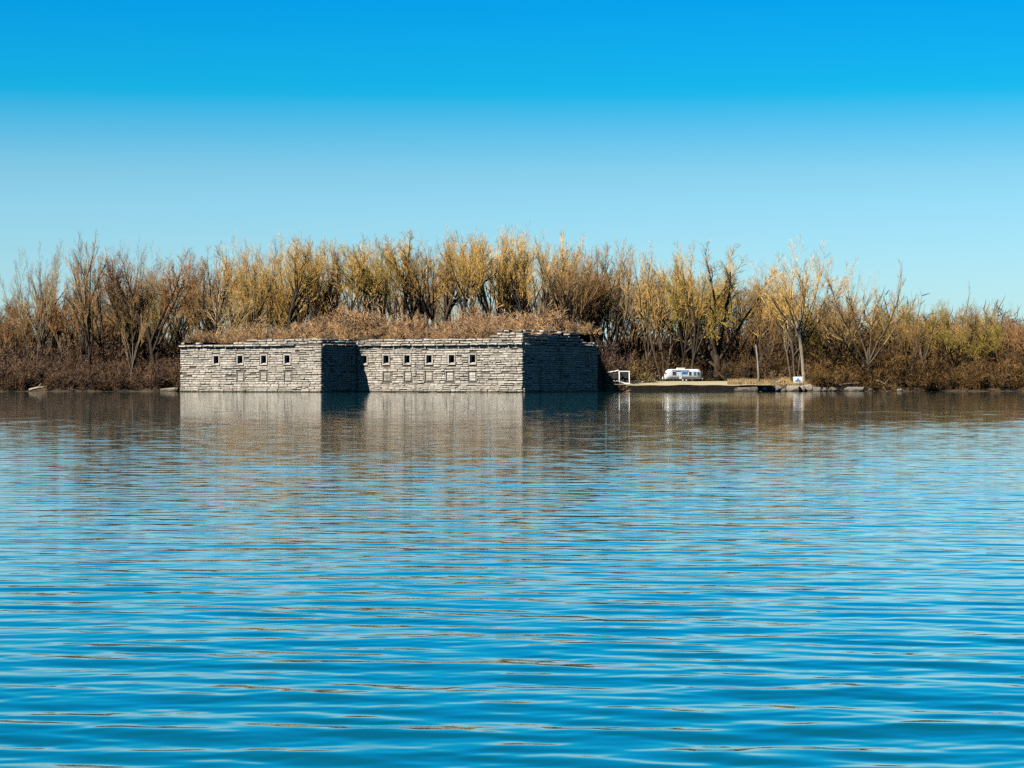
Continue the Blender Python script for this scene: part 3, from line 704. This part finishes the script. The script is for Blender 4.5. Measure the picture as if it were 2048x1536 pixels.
for i in range(45):           # the overgrown left corner
    x, y = fort_world(rt.uniform(.8, 9), rt.uniform(1.3, 14)); sp.append((x, y, rt.uniform(.4, .9), rt.uniform(.7, 1.1)))
brush('brush_thicket', (.51, .33, .18), 'tan and russet brush growing along the top of the fort', sp)
sp = []
for i in range(170):          # the slope right of the fort
    px = rt.uniform(1186, 1246); d = rt.uniform(526, 548) if px < 1202 else rt.uniform(559, 570); x = (px - 1024) / F * d
    if base_z(x, d) > .3: sp.append((x, d, rt.uniform(.8, 1.2) if px < 1202 else rt.uniform(1.5, 2.6) if px < 1218 else rt.uniform(.8, 1.5), rt.uniform(.8, 1.3)))
brush('brush_thicket', (.15, .10, .075), 'dark brush on the slope at the right end of the fort', sp)
sp = []
for i in range(330):          # behind the lawn and to the right
    px = rt.uniform(1235, 1660); d = 573 + 32 * rt.random() ** 1.2
    if 1290 < px < 1440: d = 584 + 22 * rt.random()
    x = (px - 1024) / F * d
    sp.append((x, d, rt.uniform(1.0, 1.6) * (1 + .03 * (d - 573)), rt.uniform(.8, 1.3)))
brush('brush_thicket', (.155, .10, .048), 'olive brown brush behind the lawn and the trailer', sp)
sp = []
for i in range(420):
    px = rt.uniform(1630, 2330); d0 = rt.random() ** 1.3; x = (px - 1024) / F * 560; d = float(shore(x)) + .4 + 42 * d0 ** 1.2; x = (px - 1024) / F * d
    sp.append((x, d, rt.uniform(1.0, 1.7) * (1 + 1.2 * d0), rt.uniform(.8, 1.2)))
brush('brush_thicket', (.19, .115, .045), 'dense olive brown thicket running to the right edge above the water', sp)
sp = []
for i in range(190):
    px = rt.choice((rt.uniform(-200, 420), rt.uniform(1245, 2330), rt.uniform(1245, 2330))); d = rt.uniform(596, 640); x = (px - 1024) / F * d
    sp.append((x, d, rt.uniform(3.0, 4.6), rt.uniform(.9, 1.3)))
brush('brush_thicket', (.17, .108, .05), 'tall brown saplings filling the wood between the trunks', sp)
# shrubs that stand apart
SHR = [(1258, 560, 4.6, (.46, .33, .10), 'golden bush beside the dark slope right of the fort'), (1290, 562, 4.0, (.44, .33, .12), 'golden bush above the low pale table'),
       (1300, 566, 2.0, (.34, .25, .19), 'greyish low bush left of the trailer'), (1342, 586, 5.0, (.36, .27, .18), 'grey-brown bush rising behind the front of the trailer'),
       (1385, 588, 5.6, (.45, .34, .10), 'yellow-green bush right behind the trailer'), (1425, 576, 3.6, (.07, .052, .045), 'dark low bush off the rear of the trailer'),
       (1455, 574, 3.8, (.07, .052, .045), 'dark bush at the back of the lawn'), (1488, 573, 3.2, (.09, .065, .05), 'brown bush left of the broken snag'),
       (1545, 571, 3.0, (.30, .21, .14), 'brown bush between the snag and the sign tree'), (1655, 566, 3.2, (.28, .20, .12), 'brown bush at the shore right of the sign'),
       (1775, 564, 3.4, (.34, .25, .10), 'olive bush at the shore right of the spreading tree'), (120, 560, 2.8, (.22, .14, .11), 'low brown bush at the water on the left bank'),
       (300, 559, 3.0, (.20, .13, .10), 'dark brown bush beside the left corner of the fort')]
for i, (px, d, h, col, lab) in enumerate(SHR):
    x = (px - 1024) / F * d
    tag(obj('shrub', SHM[i % 9], None, loc=(x, d, base_z(x, d) - .1), rotz=rt.uniform(0, 6), scale=(h / 2.8, h / 2.8, h / 3.0), color=col), lab, 'shrub')

# ------------------------------------------------------------------ shore: snag, bulkhead, rocks, logs
rx = random.Random(7)
def snag():
    p = at(1517, 556); p.z = base_z(p.x, p.y) - .2
    root = obj('broken_snag', None, loc=p); tag(root, 'thin broken dead trunk standing at the edge of the lawn', 'dead tree')
    pts = [(0, 0, 0), (.05, 0, 2.5), (-.1, .1, 5), (-.3, 0, 7.5), (-.55, .1, 9.4), (-.7, 0, 10.2)]
    shade_smooth(MB().tube(pts, [.42, .33, .28, .22, .17, .05], 9).build('trunk', M['bark'], root, color=(.40, .33, .25)))
    MB().tube([(-.12, .05, 5.2), (.5, -.2, 6.6), (.8, -.3, 8.3)], [.12, .08, .02], 6).build('limb', M['bark'], root, color=BARK)
    MB().tube([(-.4, 0, 8.2), (-1.0, .2, 9.2)], [.1, .02], 6).build('limb', M['bark'], root, color=BARK)
snag()
# low dark retaining wall under the lawn
bw = obj('retaining_wall', None, loc=(0, 0, 0)); tag(bw, 'low dark timber retaining wall along the front of the lawn', 'wall')
M['timber'] = ground_mat('black timber', [(.018, .016, .015), (.035, .03, .027), (.028, .025, .022)], 2.0)  # near-black mottled colour on every timber of the wall
x = 23.2
while x < 54.5:
    L_ = rx.uniform(2.2, 3.2); y0 = float(shore(x)) - 1.25
    for k, (za, zb) in enumerate(((-.6, .42), (.45, .92), (.95, 1.40))):
        j = rx.uniform(-.04, .04); MB().box(x + .02, x + L_ - .02, y0 + j + .06 * k, y0 + .5 + j, za, zb, .03).build('timber', M['timber'], bw)
    x += L_
M['rock'] = stone_mat('shore rock', (.17, .15, .13), (.42, .375, .31), (.36, .30, .22))
def rock_mesh(seed, flatn):
    r = random.Random(seed); n1, n2 = 9, 6; V, Fc = [], []
    f = [r.uniform(.75, 1.2) for _ in range(n1)]
    for i in range(n2 + 1):
        t = i / n2; ph = math.pi * t
        for k in range(n1):
            th = 2 * math.pi * k / n1; rr = abs(math.sin(ph)) ** .8 * f[k] * r.uniform(.9, 1.08)
            V.append((.5 * rr * math.cos(th), .5 * rr * math.sin(th), .5 * (-1 if t > .5 else 1) * abs(math.cos(ph)) ** .85 * r.uniform(.88, 1.05)))
    for i in range(n2):
        for k in range(n1): Fc.append((i * n1 + (k + 1) % n1, i * n1 + k, (i + 1) * n1 + k, (i + 1) * n1 + (k + 1) % n1))
    me = mesh('boulder', V, Fc); me.materials.append(M['rock']); return me
RK = [rock_mesh(s, 0) for s in range(8)]
def slab_mesh(seed):
    r = random.Random(seed); mb = MB().box(-.5, .5, -.5, .5, -.5, .5, .12)
    me = mesh('slab', [(x + r.uniform(-.06, .06), y + r.uniform(-.06, .06), z + r.uniform(-.08, .08)) for x, y, z in mb.V], mb.F); me.materials.append(M['rock']); return me
SL = [slab_mesh(s) for s in range(6)]
def rock(px0, px1, y0, y1, depth, label, slab=False, group=None, name=None):
    """a rock between photo columns px0..px1 whose top shows at row y0 and whose foot stands at row y1"""
    w = (px1 - px0) / F * depth; zt, zb = zat(y0, depth), zat(y1, depth)
    x = ((px0 + px1) / 2 - 1024) / F * depth; zb = min(zb, float(ground_z(x, depth))) - .25
    me = rx.choice(SL if slab else RK)
    o = obj(name or ('stone_slab' if slab else 'boulder'), me, None, loc=(x, depth, (zt + zb) / 2), scale=(w * (1.0 if slab else rx.uniform(.9, 1.5)), max(1.1, w * .8), (zt - zb) * (1.0 if slab else rx.uniform(.9, 1.2))))
    if slab: o.rotation_euler = (0, rx.uniform(-.04, .04), rx.uniform(-.15, .15))
    else: o.rotation_euler = (rx.uniform(-.2, .2), rx.uniform(-.35, .35), rx.uniform(-1, 1))
    return tag(o, label, 'rock', group)
rock(1471, 1515, 774.5, 781, 546, 'long pale flat slab at the water below the lawn end', True)
RKS = [(1519, 1536, 772, 780, 548), (1533, 1551, 770, 779, 550), (1549, 1566, 770, 780, 549), (1562, 1574, 773, 781, 548), (1572, 1600, 771, 780, 549.5), (1598, 1612, 770, 780, 550), (1609, 1624, 768, 780, 551), (1624, 1642, 771, 781, 551), (1643, 1655, 774, 781, 552), (1660, 1672, 772, 780, 552.5)]
for i, (a, b, y0, y1, d) in enumerate(RKS):
    rock(a, b, y0 + rx.uniform(.5, 4), y1, d, f'shore boulder below the blue sign, {ORD[i]} from the left in the row', i in (4, 7), 'boulders below the blue sign')
rock(1690, 1727, 775, 779.5, 554, 'long pale flat slab at the foot of the spreading shore tree', True)
RK2 = [(1735, 1747, 773, 780, 556), (1792, 1808, 773, 780, 558.5)]
for i, (a, b, y0, y1, d) in enumerate(RK2):
    rock(a + 2, b - 2, y0 + 3.5, y1, d, f'grey shore boulder right of the spreading tree, {ORD[i]} from the left', False, 'boulders right of the spreading tree')
rock(322, 356, 776, 781, 551, 'low pale slab at the water touching the left corner of the fort', True)
rock(140, 149, 778, 783, 550, 'small white boulder alone at the water on the left bank')
def log(px0, y0, px1, y1, depth, r, label, col):
    a, b = at(px0, depth, zat(y0, depth)), at(px1, depth + .8, zat(y1, depth)); mid = (a + b) / 2 + Vector((0, 0, .15))
    pts = [a, a.lerp(mid, .5), mid, mid.lerp(b, .5), b]; c = Vector(a); pts = [p - c for p in pts]
    o = obj('driftwood_log', None, loc=a); tag(o, label, 'log')
    shade_smooth(MB().tube(pts, [r, r * 1.05, r * .95, r * .8, r * .45], 9).build('trunk', M['bark'], o, color=col))
    q = pts[2]; MB().tube([q, q + Vector((.5, -.1, .5)), q + Vector((.9, -.1, 1.2))], [r * .4, r * .3, r * .1], 6).build('limb', M['bark'], o, color=col)
log(58, 780, 92, 774, 549.5, .32, 'pale bleached log slanting up from the water on the left bank', (.5, .42, .32))
log(1648, 779, 1690, 762, 556, .3, 'dark fallen trunk leaning up from the shore right of the sign', BARKD)
log(1672, 771, 1726, 766, 558, .26, 'grey fallen trunk lying behind the pale slab', BARK)
log(1752, 760, 1786, 777, 560, .24, 'fallen limb slanting down to the water right of the spreading tree', BARKL)
log(1552, 765, 1572, 763, 555, .22, 'short pale log on the grass left of the blue sign', (.45, .36, .25))
log(1284, 765, 1312, 762, 562, .3, 'pale log lying on the lawn left of the trailer', (.5, .45, .33))
# dry grass along the back and end of the lawn
Vg, cg, ig = [], [], []
for i in range(9000):
    px = rx.uniform(1300, 1665); d = rx.uniform(552, 572); xx = (px - 1024) / F * d
    if px < 1455: continue
    z = float(lawn_z(xx, d - float(shore(xx)) + .9)) if xx < 62 else float(ground_z(xx, d))
    h = rx.uniform(.35, 1.1); w = rx.uniform(.03, .06); dx, dy = rx.uniform(-.3, .3) * h, rx.uniform(-.3, .3) * h
    nv = len(Vg); Vg += [(xx - w, d, z - .05), (xx + w, d + rx.uniform(-w, w), z - .05), (xx + dx, d + dy, z + h)]; ig += [nv, nv + 1, nv + 2]; cg.append(3)
o = obj('dry_grass', mesh_np('dry_grass', np.array(Vg), cg, ig), M['brush'], color=(.46, .34, .17)); tag(o, 'tall dry tan grass at the back and end of the lawn', 'grass', kind='stuff')

# ------------------------------------------------------------------ the travel trailer
M['alu'] = principled('brushed aluminium', .35, .5, .35, (.58, .60, .62))[0]
M['white'] = principled('white paint', .5, .4, 0, (.55, .55, .54))[0]
M['glass'] = principled('dark window glass', .08, .6, 0, (.015, .02, .03))[0]
M['blueglass'] = principled('blue window blind', .2, .5, 0, (.02, .10, .28))[0]
M['rubber'] = principled('tyre rubber', .85, .2, 0, (.02, .02, .02))[0]
M['steel'] = principled('dark steel', .5, .4, .6, (.06, .06, .06))[0]
M['blue'] = principled('blue paint', .5, .3, 0, (.005, .13, .38))[0]
M['wood'] = ground_mat('weathered wood', [(.40, .37, .32), (.50, .46, .40), (.34, .31, .27)], 3.0)
def trailer():
    d = 573.0; p = at(1366, d); p.z = float(lawn_z(p.x, d - float(shore(p.x)) + .9)) - .03
    root = obj('travel_trailer', None, loc=p, rotz=math.radians(9)); tag(root, 'silver round-ended travel trailer with dark windows parked on the lawn', 'trailer')
    L, Wd, z0, z1 = 9.6, 1.25, .55, 3.1
    nx, nr = 33, 20; V, Fc = [], []
    for i in range(nx):
        t = -1 + 2 * i / (nx - 1); x = L / 2 * math.sin(t * math.pi / 2) if abs(t) > 2 else L / 2 * t
        e = max(0.0, (abs(x) - (L / 2 - 1.5)) / 1.5); k = math.sqrt(max(0.0, 1 - e ** 2.4)); k = max(k, .12)
        kw = .45 + .55 * k; top = z0 + .35 + (z1 - z0 - .35) * (k ** .8); 
        for j in range(nr):
            a = math.pi * j / (nr - 1)
            cx = math.copysign(abs(math.cos(a)) ** .42, math.cos(a)); cz = abs(math.sin(a)) ** .5
            V.append((x, Wd * kw * cx * (1 - .06 * (1 - cz)), z0 + (top - z0) * cz))
    for i in range(nx - 1):
        for j in range(nr - 1): Fc.append((i * nr + j, (i + 1) * nr + j, (i + 1) * nr + j + 1, i * nr + j + 1))
        Fc.append((i * nr + nr - 1, (i + 1) * nr + nr - 1, (i + 1) * nr, i * nr))
    Fc += [tuple(range(nr)), tuple((nx - 1) * nr + j for j in range(nr - 1, -1, -1))]
    shade_smooth(obj('body', mesh('body', V, Fc), M['alu'], root))
    def win(x, w, z, h, m): 
        b = MB().box(x - w / 2, x + w / 2, -Wd - .035, -Wd + .05, z - h / 2, z + h / 2, .06).build('window', m, root)
        MB().box(x - w / 2 - .06, x + w / 2 + .06, -Wd - .01, -Wd + .06, z - h / 2 - .06, z + h / 2 + .06, .04).build('frame', M['alu'], b)
    win(-2.55, .95, 2.02, .85, M['glass']); win(1.55, .62, 1.98, .85, M['glass']); win(2.75, .7, 1.98, .85, M['blueglass']); win(.1, 1.5, 2.15, .55, M['blueglass'])
    win(3.62, .5, 1.95, .9, M['glass'])
    b = MB().box(-4.62, -4.1, -.95, .95, 1.35, 2.25, .1).build('window', M['glass'], root)
    MB().box(-1.25, -.55, -Wd - .03, -Wd + .03, .6, 2.35, .05).build('door', M['alu'], root)
    MB().box(-1.7, .5, -.45, .45, z1 - .04, z1 + .3, .12).build('air_conditioner', M['white'], root)
    MB().tube([(-3.2, -Wd - .02, 2.78), (1.2, -Wd - .02, 2.78)], .09, 10).build('awning_roll', M['steel'], root)
    for x in (-.35, .55):
        for sy in (-1, 1):
            w = MB().tube([(x, sy * 1.02, .37), (x, sy * 1.2, .37)], .37, 18).build('wheel', M['rubber'], root)
            MB().tube([(x, sy * 1.19, .37), (x, sy * 1.215, .37)], .21, 12).build('rim', M['alu'], w)
    MB().box(4.7, 4.95, -.9, .9, .55, .75, .04).build('bumper', M['white'], root)
    MB().tube([(-4.6, -.5, .6), (-5.8, 0, .55)], .05, 6).build('hitch', M['steel'], root)
    MB().tube([(-4.6, .5, .6), (-5.8, 0, .55)], .05, 6).build('hitch', M['steel'], root)
    MB().tube([(-5.2, 0, .62), (-5.2, 0, 1.15)], .16, 10).build('gas_bottle', M['white'], root)
    MB().tube([(-5.55, 0, .0), (-5.55, 0, .7)], .05, 8).build('jack', M['steel'], root)
trailer()
# the white open frame at the left end of the lawn
def white_frame():
    d = 549.5; p = at(1236, d); p.z = zat(764, d)
    root = obj('panel_frame', None, loc=p); tag(root, 'white metal frame with two dark panels beside the fort', 'frame')
    s = d / F; X = lambda px: (px - 1236) * s; Z = lambda py: (764 - py) * s
    r = .13
    def bar(pts, name): MB().tube(pts, r, 8).build(name, M['white'], root)
    for y, dz in ((0, 0), (2.4, .0)):
        bar([(X(1214), y, Z(760)), (X(1214), y, Z(745))], 'post'); bar([(X(1239), y, Z(766)), (X(1239), y, Z(743))], 'post'); bar([(X(1259), y, Z(769)), (X(1259), y, Z(743))], 'post')
        bar([(X(1214), y, Z(745)), (X(1222), y, Z(744)), (X(1232), y, Z(742.4)), (X(1236), y, Z(740.5)), (X(1239), y, Z(743)), (X(1259), y, Z(743))], 'top_rail')
        bar([(X(1222), y, Z(763)), (X(1239), y, Z(763)), (X(1248), y, Z(766)), (X(1260), y, Z(767))], 'bottom_rail')
        bar([(X(1214), y, Z(759)), (X(1222), y, Z(763))], 'brace')
    for px, py in ((1214, 745), (1239, 743), (1259, 743)): bar([(X(px), 0, Z(py)), (X(px), 2.4, Z(py))], 'cross_rail')
    for a_, b_, c_, d_ in ((1215, 1238, 746, 762), (1240, 1258, 744, 765)): MB().box(X(a_), X(b_), 1.1, 1.16, Z(d_), Z(c_), .01).build('dark_panel', M['rubber'], root)  # dark sheets added behind the bays to turn them black
    MB().box(X(1225), X(1236), -.3, 2.6, Z(763.5), Z(761), .05).build('float', M['white'], root)
    MB().box(X(1248), X(1260), -.3, 2.6, Z(769), Z(766.5), .05).build('float', M['white'], root)
white_frame()
def table():
    d = 556.0; p = at(1270, d); p.z = float(lawn_z(p.x, d - float(shore(p.x)) + .9))
    root = obj('picnic_table', None, loc=p, rotz=.12); tag(root, 'low pale picnic table on the lawn beside the white frame', 'table')
    for k in range(4): MB().box(-1.1, 1.1, -.42 + k * .22, -.23 + k * .22, .72, .77, .01).build('top_plank', M['wood'], root)
    for sy in (-.8, .62): MB().box(-1.1, 1.1, sy, sy + .24, .42, .46, .01).build('bench_plank', M['wood'], root)
    for x in (-.75, .75):
        for sgn in (-1, 1): MB().tube([(x, sgn * .72, 0), (x, sgn * .3, .72)], .05, 6).build('leg', M['steel'], root)
        MB().box(x - .04, x + .04, -.8, .86, .36, .42).build('cross_beam', M['steel'], root)
table()
def sign():
    d = 557.0; p = at(1596, d); p.z = float(ground_z(p.x, d)); s = d / F
    root = obj('notice_sign', None, loc=p, rotz=math.radians(-4)); tag(root, 'white sign board with a blue triangle at the foot of the tallest shore tree', 'sign')
    z0, z1 = zat(766.5, d) - p.z, zat(753.5, d) - p.z
    MB().box(-1.12, 1.12, -.05, .05, z0, z1, .03).build('board', M['white'], root)
    zc = (z0 + z1) / 2
    tri = [(-.72, -.42), (.72, -.42), (.58, -.02), (.25, .1), (.1, .45), (-.1, .45), (-.25, .1), (-.58, -.02)]
    V = [(a, -.056, zc + b) for a, b in tri] + [(a, -.07, zc + b) for a, b in tri]
    Fc = [tuple(range(8, 16))] + [(i, (i + 1) % 8, 8 + (i + 1) % 8, 8 + i) for i in range(8)]
    obj('emblem', mesh('emblem', V, Fc), M['blue'], root)
    for sx_ in (-.8, .8): MB().box(sx_ - .06, sx_ + .06, .055, .17, -.5, z1 - .1, .01).build('post', M['wood'], root)
sign()
# sloping stone wing at the right end of the fort
def wing():
    a, b = at(1197, 557), at(1222, 556); root = obj('stone_wing_wall', None, loc=a); tag(root, 'sloping grey stone wing wall between the fort and the white frame', 'wall')
    dx = (b - a).x; n = 6
    for k in range(n):
        t0, t1 = k / n, (k + 1) / n; zt = lambda t: 5.2 * (1 - t) ** 1.6 + .7
        mb = MB().add([(dx * t0 + .03, y, z) for y in (0, 1.2) for z in (-.6, zt(t0) - a.z)] + [(dx * t1 - .03, y, z) for y in (0, 1.2) for z in (-.6, zt(t1) - a.z)],
                      [(0, 4, 5, 1), (2, 3, 7, 6), (1, 5, 7, 3), (0, 1, 3, 2), (4, 6, 7, 5), (0, 2, 6, 4)])
        mb.build('stone', M['stone'], root)
wing()
